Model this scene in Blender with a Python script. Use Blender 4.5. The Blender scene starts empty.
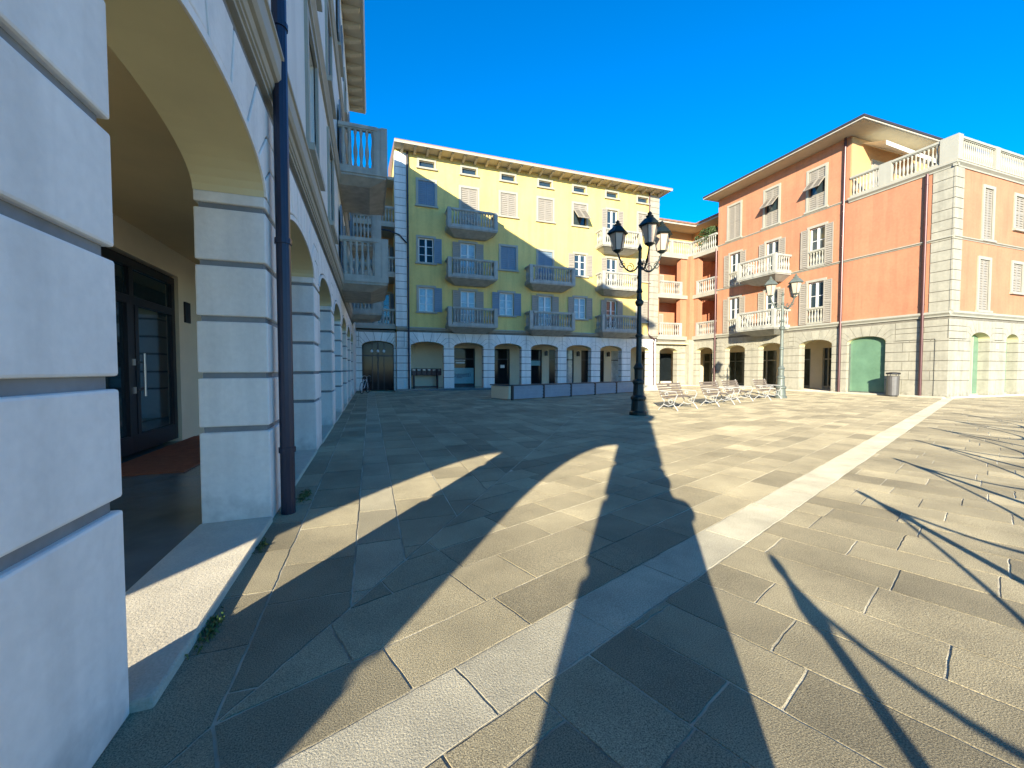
import bpy, bmesh, math, random
from mathutils import Vector, Matrix, noise
random.seed(7)
S = bpy.context.scene
COL = S.collection
R = math.radians
# ------------------------------------------------------------ camera
YAW, PITCH, FPX, CAMH = R(19.3), R(2.0), 405.0, 1.4
fwd = Vector((math.sin(YAW)*math.cos(PITCH), math.cos(YAW)*math.cos(PITCH), -math.sin(PITCH)))
rgt = Vector((math.cos(YAW), -math.sin(YAW), 0)); upv = rgt.cross(fwd)
cam = bpy.data.objects.new('camera', bpy.data.cameras.new('camera')); COL.objects.link(cam)
mw = Matrix((rgt, upv, -fwd)).transposed().to_4x4(); mw.translation = (0, 0, CAMH)
cam.matrix_world = mw
cam.data.sensor_width = 36; cam.data.lens = FPX/1024*36
cam.data.clip_start = 0.02; cam.data.clip_end = 3000
S.camera = cam
# ------------------------------------------------------------ sky and sun
SUN_AZ, SUN_EL = 36.6, 16.1           # light travels towards this azimuth (from +Y to +X)
W = bpy.data.worlds.new('World'); S.world = W; W.use_nodes = True
nt = W.node_tree; sky = nt.nodes.new('ShaderNodeTexSky'); sky.sky_type = 'NISHITA'; sky.sun_disc = False
sky.sun_elevation = R(SUN_EL); sky.sun_rotation = R(180+SUN_AZ)
sky.altitude = 1500; sky.air_density = 1.0; sky.dust_density = 0.0; sky.ozone_density = 4.0
hs = nt.nodes.new('ShaderNodeHueSaturation'); hs.inputs['Saturation'].default_value = 1.36; hs.inputs['Hue'].default_value = 0.503
nt.links.new(sky.outputs[0], hs.inputs['Color']); nt.links.new(hs.outputs[0], nt.nodes['Background'].inputs[0])
nt.nodes['Background'].inputs[1].default_value = 0.145
sl = bpy.data.lights.new('sun', 'SUN'); sl.energy = 4.4; sl.angle = R(0.5); sl.color = (1.0, 0.92, 0.74)
so = bpy.data.objects.new('sun', sl); COL.objects.link(so)
sd = Vector((math.sin(R(SUN_AZ))*math.cos(R(SUN_EL)), math.cos(R(SUN_AZ))*math.cos(R(SUN_EL)), -math.sin(R(SUN_EL))))
so.rotation_euler = sd.to_track_quat('-Z', 'Y').to_euler(); so.location = (-10, -14, 12)
S.view_settings.view_transform = 'Standard'; S.view_settings.look = 'None'
S.view_settings.exposure = 1.3; S.view_settings.gamma = 1.0
S.cycles.max_bounces = 14; S.cycles.diffuse_bounces = 8; S.cycles.glossy_bounces = 4

# ------------------------------------------------------------ materials
def mat(name, col, rough=0.8, var=0.12, scale=3.0, bump=0.0, bscale=40.0, metal=0.0, island=0.0, fine=0.0, fscale=120.0, spec=0.5, stain=0.0, dirt=0.0):
    m = bpy.data.materials.new(name); m.use_nodes = True; t = m.node_tree; N = t.nodes; L = t.links
    b = N['Principled BSDF']; b.inputs['Roughness'].default_value = rough; b.inputs['Metallic'].default_value = metal
    b.inputs['Specular IOR Level'].default_value = spec
    tc = N.new('ShaderNodeTexCoord')
    no = N.new('ShaderNodeTexNoise'); no.inputs['Scale'].default_value = scale; no.inputs['Detail'].default_value = 6; no.inputs['Roughness'].default_value = .62
    L.new(tc.outputs['Object'], no.inputs['Vector'])
    def mr(src, lo, hi, a=.3, c=.7):
        x = N.new('ShaderNodeMapRange'); x.inputs[1].default_value = a; x.inputs[2].default_value = c; x.inputs[3].default_value = lo; x.inputs[4].default_value = hi
        L.new(src, x.inputs[0]); return x.outputs[0]
    val = mr(no.outputs['Fac'], 1-var, 1+var)
    def mul(a, bb):
        x = N.new('ShaderNodeMath'); x.operation = 'MULTIPLY'; L.new(a, x.inputs[0]); L.new(bb, x.inputs[1]); return x.outputs[0]
    if fine:
        n2 = N.new('ShaderNodeTexNoise'); n2.inputs['Scale'].default_value = fscale; n2.inputs['Detail'].default_value = 3
        L.new(tc.outputs['Object'], n2.inputs['Vector']); val = mul(val, mr(n2.outputs['Fac'], 1-fine, 1+fine))
    if stain:
        mp = N.new('ShaderNodeMapping'); mp.inputs['Scale'].default_value = (1.6, 1.6, .12); L.new(tc.outputs['Object'], mp.inputs[0])
        n3 = N.new('ShaderNodeTexNoise'); n3.inputs['Scale'].default_value = 2.2; n3.inputs['Detail'].default_value = 5
        L.new(mp.outputs[0], n3.inputs['Vector']); val = mul(val, mr(n3.outputs['Fac'], 1-stain, 1.0, .38, .55))
    if dirt:
        sx_ = N.new('ShaderNodeSeparateXYZ'); L.new(tc.outputs['Object'], sx_.inputs[0])
        n5 = N.new('ShaderNodeTexNoise'); n5.inputs['Scale'].default_value = 7; n5.inputs['Detail'].default_value = 6; L.new(tc.outputs['Object'], n5.inputs['Vector'])
        ad = N.new('ShaderNodeMath'); ad.operation = 'MULTIPLY_ADD'; ad.inputs[1].default_value = .7; L.new(n5.outputs['Fac'], ad.inputs[0]); L.new(sx_.outputs['Z'], ad.inputs[2])
        val = mul(val, mr(ad.outputs[0], 1-dirt, 1, .34, .62))
    if island:
        g = N.new('ShaderNodeNewGeometry'); val = mul(val, mr(g.outputs['Random Per Island'], 1-island, 1+island, 0, 1))
    mx = N.new('ShaderNodeVectorMath'); mx.operation = 'SCALE'; mx.inputs[0].default_value = col[:3]
    L.new(val, mx.inputs['Scale']); L.new(mx.outputs[0], b.inputs['Base Color'])
    if bump:
        n4 = N.new('ShaderNodeTexNoise'); n4.inputs['Scale'].default_value = bscale; n4.inputs['Detail'].default_value = 5; n4.inputs['Roughness'].default_value = .65
        L.new(tc.outputs['Object'], n4.inputs['Vector'])
        bp = N.new('ShaderNodeBump'); bp.inputs['Strength'].default_value = 1.0; bp.inputs['Distance'].default_value = bump
        L.new(n4.outputs['Fac'], bp.inputs['Height']); L.new(bp.outputs[0], b.inputs['Normal'])
    return m
M = {}
M['white'] = mat('white_plaster', (.87, .84, .76), .8, .07, 1.1, .003, 30, stain=.12, fine=.035, fscale=22, dirt=.28)
M['grey_plaster'] = mat('pale_grey_plaster', (.76, .74, .66), .8, .05, 1.3, .002, 40, stain=.06)
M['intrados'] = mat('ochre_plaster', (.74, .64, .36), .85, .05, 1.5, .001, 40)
M['cream'] = mat('cream_plaster', (.84, .72, .50), .85, .05, 1.5, .002, 60)
M['yellow'] = mat('yellow_plaster', (.80, .60, .20), .85, .07, .8, .002, 60, stain=.10, fine=.04, fscale=9)
M['orange'] = mat('orange_plaster', (.54, .235, .125), .85, .10, .7, .002, 60, stain=.10, fine=.05, fscale=8)
M['orange_light'] = mat('light_orange_plaster', (.60, .37, .17), .85, .05, .8, .002, 60)
M['stone'] = mat('ivory_stone', (.42, .39, .30), .8, .10, 2.2, .004, 30, stain=.14, fine=.06, fscale=7, dirt=.3)
M['trim'] = mat('ivory_trim', (.42, .40, .32), .75, .05, 2.0, .002, 40, stain=.06)
M['balc'] = mat('ivory_balcony_stone', (.44, .43, .37), .8, .14, 2.4, .003, 30, stain=.16)
M['shut'] = mat('grey_beige_shutter_paint', (.36, .32, .26), .55, .06, 3)
M['shutblue'] = mat('blue_grey_shutter_paint', (.20, .27, .33), .5, .06, 3)
M['soffit'] = mat('eave_soffit_paint', (.50, .43, .30), .8, .08, 2)
M['fascia'] = mat('eave_fascia_paint', (.52, .47, .38), .7, .05, 3)
M['tile'] = mat('roof_tile_clay', (.30, .16, .10), .85, .2, 5, .01, 9)
M['winwhite'] = mat('window_white_paint', (.80, .80, .76), .45, .02, 3)
M['glass'] = mat('window_glass', (.03, .05, .06), .06, .1, 2, spec=1.0)
M['curtain'] = mat('window_glass_with_pale_curtain', (.34, .42, .44), .12, .25, 4, spec=.9)
M['shopglass'] = mat('shop_glass', (.012, .016, .018), .08, .2, 2, spec=.22)
M['dimglass'] = mat('dim_shop_glass', (.05, .06, .045), .1, .5, 1.1, spec=.5)
M['greenglass'] = mat('green_shop_glass', (.15, .27, .17), .10, .18, 1.2, spec=.8)
M['tealpanel'] = mat('teal_film', (.16, .42, .48), .3, .1, 4)
M['navy'] = mat('navy_lettering', (.02, .03, .09), .5, .02, 4)
M['pipe'] = mat('brown_downpipe_metal', (.10, .045, .045), .35, .1, 3, metal=.35)
M['pipedark'] = mat('dark_blue_downpipe_metal', (.03, .03, .05), .35, .15, 3, metal=.2)
M['iron'] = mat('dark_green_cast_iron', (.018, .028, .026), .42, .2, 8, .002, 50, metal=.3)
M['irongrey'] = mat('weathered_grey_green_iron', (.16, .18, .15), .5, .2, 8, .002, 50, metal=.2)
M['lampglass'] = mat('opal_lamp_glass', (.62, .46, .34), .3, .05, 4)
M['door'] = mat('dark_door_frame_metal', (.012, .014, .022), .35, .1, 4)
M['doorglass'] = mat('dark_door_glass', (.012, .026, .032), .04, .2, 1.5, spec=1.0)
M['steel'] = mat('brushed_steel', (.6, .6, .6), .3, .05, 4, metal=.9)
M['mat'] = mat('reddish_brown_coir', (.30, .10, .045), .95, .2, 10, .004, 200)
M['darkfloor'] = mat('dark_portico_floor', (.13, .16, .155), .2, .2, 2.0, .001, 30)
M['step'] = mat('pale_step_stone', (.52, .46, .35), .8, .10, 5, .005, 60, fine=.10, fscale=90)
M['slab'] = mat('bush_hammered_stone', (.285, .24, .15), .88, .30, .9, .006, 140, island=.24, fine=.6, fscale=170)
M['slabpale'] = mat('pale_strip_stone', (.43, .385, .28), .85, .2, 2.5, .007, 110, island=.10, fine=.3, fscale=130)
M['slabmid'] = mat('granular_band_stone', (.33, .285, .19), .88, .18, 1.4, .008, 120, island=.12, fine=.5, fscale=150)
M['joint'] = mat('dark_facade_joint', (.20, .18, .14), .95, .2, 4)  # dark grey-brown core colour that shows between the facing blocks
M['jointw'] = mat('grey_facade_joint', (.24, .25, .25), .95, .2, 4)
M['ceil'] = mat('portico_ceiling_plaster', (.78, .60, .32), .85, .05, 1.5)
M['grout'] = mat('joint_mortar', (.46, .41, .30), .95, .7, 1.3, .01, 70)
M['wood'] = mat('bench_wood', (.24, .18, .13), .7, .2, 6)
M['benchmetal'] = mat('white_bench_iron', (.48, .47, .44), .5, .06, 6)
M['board'] = mat('grey_blue_boards', (.30, .34, .37), .5, .10, 3)
M['rail'] = mat('dark_brown_rail', (.05, .04, .035), .5, .1, 3)
M['bin'] = mat('grey_bin_metal', (.16, .15, .14), .4, .1, 5, metal=.4)
M['black'] = mat('black_rubber', (.015, .015, .017), .5, .1, 5)
M['bikewhite'] = mat('white_bicycle_paint', (.75, .75, .75), .3, .03, 5)
M['mailbox'] = mat('dark_red_mailbox_paint', (.05, .012, .018), .4, .1, 5)
M['awning'] = mat('white_awning_cloth', (.80, .77, .66), .9, .04, 3)
M['leaf'] = mat('shrub_leaf', (.05, .085, .022), .6, .35, 6)
M['weed'] = mat('weed_leaf', (.06, .11, .02), .6, .3, 9)
M['terracotta'] = mat('terracotta_pot', (.32, .14, .07), .8, .1, 5)
M['coat'] = mat('dark_coat', (.03, .035, .05), .9, .1, 5)
M['skin'] = mat('skin', (.5, .3, .21), .6, .05, 5)
M['postwood'] = mat('dark_post_paint', (.03, .03, .03), .5, .1, 5)

for k_ in ('slab', 'slabmid', 'slabpale', 'grout', 'step'): M[k_].node_tree.nodes['Principled BSDF'].inputs['Diffuse Roughness'].default_value = 1.0

# ------------------------------------------------------------ helpers
class Fr:
    def __init__(s, O, U, N, Z=(0, 0, 1)): s.O, s.U, s.N, s.Z = Vector(O), Vector(U), Vector(N), Vector(Z)
    def p(s, u, n, z): return s.O+s.U*u+s.N*n+s.Z*z
WF = Fr((0, 0, 0), (1, 0, 0), (0, 1, 0))
class MB:
    def __init__(s): s.v = []; s.f = []
    def add(s, vs, fs):
        k = len(s.v); s.v += [tuple(v) for v in vs]; s.f += [tuple(i+k for i in f) for f in fs]
    def box(s, F, u0, u1, n0, n1, z0, z1):
        P = [F.p(u, n, z) for z in (z0, z1) for (u, n) in ((u0, n0), (u1, n0), (u1, n1), (u0, n1))]
        s.add(P, [(0, 3, 2, 1), (4, 5, 6, 7), (0, 1, 5, 4), (1, 2, 6, 5), (2, 3, 7, 6), (3, 0, 4, 7)])
    def prism(s, F, pts, n0, n1):
        k = len(pts); a = [F.p(u, n0, z) for u, z in pts]+[F.p(u, n1, z) for u, z in pts]
        s.add(a, [tuple(range(k)), tuple(range(2*k-1, k-1, -1))]+[(i, (i+1) % k, k+(i+1) % k, k+i) for i in range(k)])
    def profile(s, F, pts, u0, u1):           # (n,z) outline swept along u
        k = len(pts); a = [F.p(u0, n, z) for n, z in pts]+[F.p(u1, n, z) for n, z in pts]
        s.add(a, [tuple(range(k)), tuple(range(2*k-1, k-1, -1))]+[(i, (i+1) % k, k+(i+1) % k, k+i) for i in range(k)])
    def quad(s, *P): s.add(P, [tuple(range(len(P)))])
    def tube(s, pts, r, seg=8):
        pts = [Vector(p) for p in pts]; rs = r if isinstance(r, (list, tuple)) else [r]*len(pts); vs = []
        up = Vector((0, 0, 1))
        for i, p in enumerate(pts):
            d = (pts[min(i+1, len(pts)-1)]-pts[max(i-1, 0)]).normalized()
            a = d.cross(up)
            if a.length < .05: a = d.cross(Vector((1, 0, 0)))
            a.normalize(); b = a.cross(d)
            vs += [p+(a*math.cos(2*math.pi*j/seg)+b*math.sin(2*math.pi*j/seg))*rs[i] for j in range(seg)]
        fs = [(i*seg+j, i*seg+(j+1) % seg, (i+1)*seg+(j+1) % seg, (i+1)*seg+j) for i in range(len(pts)-1) for j in range(seg)]
        fs += [tuple(range(seg)), tuple((len(pts)-1)*seg+j for j in reversed(range(seg)))]
        s.add(vs, fs)
    def lathe(s, c, prof, seg=12, rot=0):
        c = Vector(c); vs = [c+Vector((r*math.cos(rot+2*math.pi*j/seg), r*math.sin(rot+2*math.pi*j/seg), z)) for r, z in prof for j in range(seg)]
        fs = [(i*seg+j, i*seg+(j+1) % seg, (i+1)*seg+(j+1) % seg, (i+1)*seg+j) for i in range(len(prof)-1) for j in range(seg)]
        fs += [tuple(reversed(range(seg))), tuple((len(prof)-1)*seg+j for j in range(seg))]
        s.add(vs, fs)
    def build(s, name, m, parent=None, label=None, smooth=False, recalc=True, bevel=0):
        me = bpy.data.meshes.new(name); me.from_pydata(s.v, [], s.f)
        if recalc:
            bm = bmesh.new(); bm.from_mesh(me); bmesh.ops.recalc_face_normals(bm, faces=bm.faces); bm.to_mesh(me); bm.free()
        o = bpy.data.objects.new(name, me); COL.objects.link(o); me.materials.append(M[m])
        if smooth:
            for p in me.polygons: p.use_smooth = True
        if bevel:
            md = o.modifiers.new('bevel', 'BEVEL'); md.width = bevel; md.segments = 2; md.limit_method = 'ANGLE'
        if parent is not None:
            o.parent = parent
            if parent.type == 'EMPTY' and parent.get('worldparts'):
                o.matrix_parent_inverse = Matrix.Translation(-parent.location)
        if label: o['label'] = label
        return o
def thing(name, label, cat, loc=(0, 0, 0), group=None, world=True, rz=0):
    o = bpy.data.objects.new(name, None); COL.objects.link(o); o.location = loc; o.rotation_euler.z = rz
    o.empty_display_size = .3
    o['label'] = label; o['category'] = cat
    if group: o['group'] = group
    if world: o['worldparts'] = 1
    return o
def structure(o): o['kind'] = 'structure'; return o
def tag(o, label, cat, group=None):
    o['label'] = label; o['category'] = cat
    if group: o['group'] = group
    return o
def copy_tree(o, parent=None):
    c = o.copy(); COL.objects.link(c)
    if parent is not None: c.parent = parent
    for ch in list(o.children): copy_tree(ch, c)
    return c

# ------------------------------------------------------------ architecture kit
CL = [.0, .87, 1.35, 1.85, 2.335, 2.83, 2.95]      # rustication course levels
def wall_holes(F, mb, u0, u1, z0, z1, holes, n=0, depth=.22):
    us = sorted({u0, u1, *[h[0] for h in holes], *[h[1] for h in holes]}); zs = sorted({z0, z1, *[h[2] for h in holes], *[h[3] for h in holes]})
    for i in range(len(us)-1):
        for j in range(len(zs)-1):
            cu, cz = (us[i]+us[i+1])/2, (zs[j]+zs[j+1])/2
            if any(h[0] < cu < h[1] and h[2] < cz < h[3] for h in holes): continue
            mb.quad(F.p(us[i], n, zs[j]), F.p(us[i+1], n, zs[j]), F.p(us[i+1], n, zs[j+1]), F.p(us[i], n, zs[j+1]))
    for a, b, c, d in holes:
        mb.quad(F.p(a, n, c), F.p(a, n-depth, c), F.p(a, n-depth, d), F.p(a, n, d)); mb.quad(F.p(b, n, c), F.p(b, n-depth, c), F.p(b, n-depth, d), F.p(b, n, d))
        mb.quad(F.p(a, n, c), F.p(b, n, c), F.p(b, n-depth, c), F.p(a, n-depth, c)); mb.quad(F.p(a, n, d), F.p(b, n, d), F.p(b, n-depth, d), F.p(a, n-depth, d))
def shrink(pts, g):
    cu = sum(p[0] for p in pts)/len(pts); cz = sum(p[1] for p in pts)/len(pts); o = []
    for u, z in pts:
        d = math.hypot(u-cu, z-cz); k = max(0, (d-g*1.3)/d) if d else 1; o.append((cu+(u-cu)*k, cz+(z-cz)*k))
    return o
def portico(F, root, u0, u1, arches, zb, ztop=3.95, thick=.6, spring=2.95, rise=.34, mt='white', mi='intrados', bevel=0, ins=.03, gap=.05, courses=CL, wide=1.35, jm='joint', shift=None, rim=0, vg=.014):
    F0 = F
    piers = []; e = [u0]+[x for a in arches for x in a]+[u1]
    for i in range(0, len(e), 2):
        if e[i+1]-e[i] > .02: piers.append((e[i], e[i+1]))
    rows = [(spring-.03, 3.285), (3.315, 3.545), (3.575, ztop-.13)]
    T0 = thick
    for a, b in piers:
        thick = shift[2] if shift and abs(a-shift[0]) < .1 else T0
        F = Fr(F0.O+F0.N*(shift[1] if shift and abs(a-shift[0]) < .1 else 0), F0.U, F0.N)
        jb = MB(); jb.box(F, a+ins, b-ins, -thick+ins, -ins, zb, spring)
        mb = MB()
        for i in range(len(courses)-1):
            z0, z1 = max(zb, courses[i])+(gap/2 if i else 0), min(courses[i+1], spring)-(gap/2 if i < len(courses)-2 else 0)
            if b-a > wide:
                k = int((b-a)/1.0+.5); off = .22 if i % 2 else -.12
                cuts = [a]+[a+(b-a)*(q+off)/k for q in range(1, k)]+[b]
                for q in range(k): mb.box(F, cuts[q]+(gap*.35 if q else 0), cuts[q+1]-(gap*.35 if q < k-1 else 0), -thick, 0, z0, z1)
            else: mb.box(F, a, b, -thick, 0, z0, z1)
        pj = mb.build('pier', mt, root, bevel=bevel); jb.build('pier_core', jm, pj)
    F = F0; thick = T0
    core = MB(); NS = 20
    for a, b in piers: core.box(F, a+(.06 if a == u0 else 0), b-(.06 if b == u1 else 0), -thick, -ins, spring, ztop)
    for a, b in arches:
        intr = MB(); c, w = (a+b)/2, (b-a)/2
        pts = [(c-w*math.cos(math.pi*i/NS), spring+rise*math.sin(math.pi*i/NS)) for i in range(NS+1)]
        for (x0, y0), (x1, y1) in zip(pts, pts[1:]):
            core.quad(F.p(x0, -ins, y0), F.p(x1, -ins, y1), F.p(x1, -ins, ztop), F.p(x0, -ins, ztop))
            core.quad(F.p(x0, -thick, y0), F.p(x1, -thick, y1), F.p(x1, -thick, ztop), F.p(x0, -thick, ztop))
            intr.quad(F.p(x0, -.004, y0-.004), F.p(x1, -.004, y1-.004), F.p(x1, -thick, y1-.004), F.p(x0, -thick, y0-.004))
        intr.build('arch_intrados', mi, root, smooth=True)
    core.build('portico_wall', jm, root, recalc=False)
    if rim:
        for a, b in arches:
            rb = MB(); c, w = (a+b)/2, (b-a)/2; K = 28; q = [math.pi*i/K for i in range(K+1)]
            i_ = [(c-w*math.cos(t), spring+rise*math.sin(t)) for t in q]; o_ = [(c-(w+rim)*math.cos(t), spring+(rise+rim)*math.sin(t)) for t in q]
            for j in range(K):
                A, B, C_, D_ = i_[j], i_[j+1], o_[j+1], o_[j]
                rb.quad(*[F.p(u, .012, z) for u, z in (A, B, C_, D_)]); rb.quad(F.p(A[0], .012, A[1]), F.p(B[0], .012, B[1]), F.p(B[0], -.02, B[1]), F.p(A[0], -.02, A[1])); rb.quad(F.p(D_[0], .012, D_[1]), F.p(C_[0], .012, C_[1]), F.p(C_[0], -.02, C_[1]), F.p(D_[0], -.02, D_[1]))
            rb.build('arch_rim', mt, root, recalc=False)
    vb = MB(); rects = []
    for a, b in arches:
        c, w = (a+b)/2, (b-a)/2
        li = [p for p in piers if abs(p[1]-a) < .03]; ri = [p for p in piers if abs(p[0]-b) < .03]
        el = min(.42, (li[0][1]-li[0][0])*.5) if li else .2; er = min(.42, (ri[0][1]-ri[0][0])*.5) if ri else .2
        L, Rr, zt, z0 = a-el, b+er, ztop-.13, spring-.03; rects.append((L, Rr)); nv = 9 if w > .8 else 7; k = w*.55
        ts = [math.pi*i/nv for i in range(nv+1)]
        def out(t, step):
            px, pz = c-w*math.cos(t), spring+rise*math.sin(t); dx, dz = px-c, pz-(spring-k)
            s = 1e9; top = zt if step else 3.37
            if dz > 0: s = (top-pz)/dz
            if dx < 0: s = min(s, (L-px)/dx)
            if dx > 0: s = min(s, (Rr-px)/dx)
            return (px+dx*s, pz+dz*s)
        LV = {1: 3.30, 2: 3.56, nv-1: 3.30, nv-2: 3.56}
        def joint(q):                      # outer end of radial joint q; the lowest two turn into level joints
            if q == 0: return (L, z0)
            if q == nv: return (Rr, z0)
            if q in LV:
                t = ts[q]; px, pz = c-w*math.cos(t), spring+rise*math.sin(t); dx, dz = px-c, pz-(spring-k); sc = (LV[q]-pz)/dz
                return (min(max(px+dx*sc, L+.06), Rr-.06), LV[q])
            return out(ts[q], True)
        for i in range(nv):
            inn = [(c-w*math.cos(t), spring+rise*math.sin(t)) for t in (ts[i], (ts[i]+ts[i+1])/2, ts[i+1])]
            if rim: inn = [(c+(u-c)*(w+rim+.012)/w, spring+(z-spring)*(rise+rim+.012)/rise) for u, z in inn]
            o0, o1 = joint(i), joint(i+1); pl = [o0]
            if i < 3: pl += ([(L, o0[1])] if i else [])+[(L, LV[i+1] if i < 2 else zt)]
            if i >= nv-3: pl += [(Rr, LV[i] if i > nv-3 else zt)]+([(Rr, o1[1])] if i < nv-1 else [])
            pl.append(o1)
            vb.prism(F, shrink(pl+[inn[2], inn[1], inn[0]], vg if gap > .03 else .010), -ins, 0)
    gaps = []; x = u0
    for L, Rr in rects: gaps.append((x, L)); x = Rr
    gaps.append((x, u1))
    for g0, g1 in gaps:
        if g1-g0 < .04: continue
        for ri_, (za, zb_) in enumerate(rows):
            k = max(1, int((g1-g0)/.95)); cuts = [g0+(g1-g0)*q/k for q in range(k+1)]
            if k > 1 and ri_ == 1: cuts = [cuts[0]]+[cc+.15 for cc in cuts[1:-1]]+[cuts[-1]]
            for q in range(k): vb.box(F, cuts[q]+.011, cuts[q+1]-.011, -ins, 0, za, zb_)
    vb.build('stone_facing', mt, root, bevel=bevel)
def cornice(F, root, u0, u1, z, mt='trim', d=.16, h=.22, n=0, name='string_course'):
    mb = MB(); mb.profile(F, [(n-.05, z), (n+d*.3, z), (n+d*.35, z+h*.25), (n+d*.7, z+h*.45), (n+d, z+h*.6), (n+d, z+h*.85), (n+d*.85, z+h), (n-.05, z+h)], u0, u1)
    return mb.build(name, mt, root)
def shutter_mb(F, u0, u1, n, z0, z1, th=.04, mid=True):
    mb = MB(); fr = .06
    mb.box(F, u0, u0+fr, n, n+th, z0, z1); mb.box(F, u1-fr, u1, n, n+th, z0, z1)
    ms = [z0, z1-fr]+([(z0+z1)/2-fr/2] if mid and z1-z0 > .9 else [])
    for z in ms: mb.box(F, u0+fr, u1-fr, n+.002, n+th-.002, z, z+fr)
    k = int((z1-z0-2*fr)/.125)
    for i in range(k):
        z = z0+fr+(i+.5)*(z1-z0-2*fr)/k
        a, b = F.p(u0+fr, n+.008, z+.052), F.p(u1-fr, n+.008, z+.052); c, d = F.p(u1-fr, n+th-.006, z-.035), F.p(u0+fr, n+th-.006, z-.035)
        off = F.N*.006+F.Z*.008
        mb.add([a, b, c, d, a+off, b+off, c+off, d+off], [(0, 1, 2, 3), (7, 6, 5, 4), (0, 4, 5, 1), (2, 6, 7, 3), (1, 5, 6, 2), (0, 3, 7, 4)])
    mb.quad(F.p(u0+fr, n+.004, z0), F.p(u1-fr, n+.004, z0), F.p(u1-fr, n+.004, z1), F.p(u0+fr, n+.004, z1))
    return mb
def flap(F, root, u0, u1, z0, z1, n, ang, sm):
    c, s = math.cos(ang), math.sin(ang)
    F2 = Fr(F.p(0, n, z1), F.U, F.N*c+F.Z*s, F.Z*c-F.N*s)      # hinged at its top edge
    shutter_mb(F2, u0, u1, 0, z0-z1, 0, mid=False).build('shutter_flap', sm, root, 'shutter panel swung out at the bottom')
def window(F, root, uc, w, z0, z1, kind='closed', n=0, sm='shut', gl='glass', tr='trim', sw=.15, sill=True, door=False, sides='LR'):
    a, b = uc-w/2, uc+w/2; mb = MB()
    mb.box(F, a-sw, a, n-.02, n+.05, z0, z1+sw); mb.box(F, b, b+sw, n-.02, n+.05, z0, z1+sw); mb.box(F, a, b, n-.02, n+.05, z1, z1+sw)
    if sill: mb.box(F, a-sw-.06, b+sw+.06, n-.02, n+.13, z0-.11, z0)
    win = mb.build('window' if not door else 'balcony_door', tr, root)
    def casement():
        cb = MB(); q = .07; nn = n-.16
        cb.box(F, a, a+q, nn, nn+.06, z0, z1); cb.box(F, b-q, b, nn, nn+.06, z0, z1)
        cb.box(F, a+q, b-q, nn, nn+.06, z1-q, z1); cb.box(F, a+q, b-q, nn, nn+.06, z0, z0+q+(.25 if door else 0)); cb.box(F, uc-.06, uc+.06, nn+.002, nn+.075, z0+q, z1-q)
        for t in (1, 2): zz = z0+(z1-z0)*t/3; cb.box(F, a+q, b-q, nn+.01, nn+.045, zz-.018, zz+.018)
        cb.build('window_frame', 'winwhite', win)
    pb = MB(); pb.box(F, a, b, n-.22, n-.15, z0, z1); pb.build('pane', gl, win)
    h = z1-z0
    if kind == 'closed':
        for s0, s1 in ((a+.01, uc-.008), (uc+.008, b-.01)): shutter_mb(F, s0, s1, n-.05, z0+.01, z1-.01).build('shutter', sm, win)
    elif kind == 'open':
        casement()
        for sd_, (s0, s1) in zip('LR', ((a-w/2-.03, a-.03), (b+.03, b+w/2+.03))):
            if sd_ in sides: shutter_mb(F, s0, s1, n+.06, z0, z1).build('shutter', sm, win)
    elif kind == 'awn':
        zm, zq = z0+h*.38, z0+h*.74
        for s0, s1 in ((a+.01, uc-.008), (uc+.008, b-.01)):
            shutter_mb(F, s0, s1, n-.05, zq, z1-.01, mid=False).build('shutter', sm, win)
            if h > 2: shutter_mb(F, s0, s1, n-.05, z0+.01, zm, mid=False).build('shutter', sm, win)
            flap(F, win, s0, s1, zm if h > 2 else z0+.02, zq, n, R(42), sm)
    elif kind == 'attic':
        cb = MB()
        cb.box(F, a, b, n-.12, n-.09, z0, z0+.04); cb.box(F, a, b, n-.12, n-.09, z1-.04, z1); cb.build('window_frame', 'winwhite', win)
    elif kind == 'plain': casement()
    return (a, b, z0, z1)
BAL = [(.032, 0), (.045, .02), (.045, .07), (.03, .10), (.038, .18), (.058, .30), (.055, .38), (.03, .52), (.024, .62), (.03, .70), (.045, .74), (.045, .80)]
def balusters(mb, F, u0, u1, n, z0, h, sp=.2, seg=7, fat=1.05):
    k = max(1, int(round((u1-u0)/sp))-0)
    for i in range(k):
        u = u0+(u1-u0)*(i+.5)/k
        mb.lathe(F.p(u, n, z0), [(r*fat, z*h/.8) for r, z in BAL], seg)
def balustrade(root, F, runs, z0, h, posts, w=.16, name='balustrade', mt='balc', sp=.2, seg=7, fat=1.05):
    mb = MB()
    for (G, a, b, n) in runs:
        mb.box(G, a, b, n-w/2, n+w/2, z0, z0+.12); mb.box(G, a, b, n-w/2-.02, n+w/2+.02, z0+h-.11, z0+h)
        mb.box(G, a, b, n-w/2+.02, n+w/2-.02, z0+h-.15, z0+h-.11)
        balusters(mb, G, a+.06, b-.06, n, z0+.12, h-.27, sp, seg, fat)
    for (G, u, n) in posts: mb.box(G, u-w*.62, u+w*.62, n-w*.62, n+w*.62, z0-.002, z0+h+.012)
    return mb.build(name, mt, root)
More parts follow.
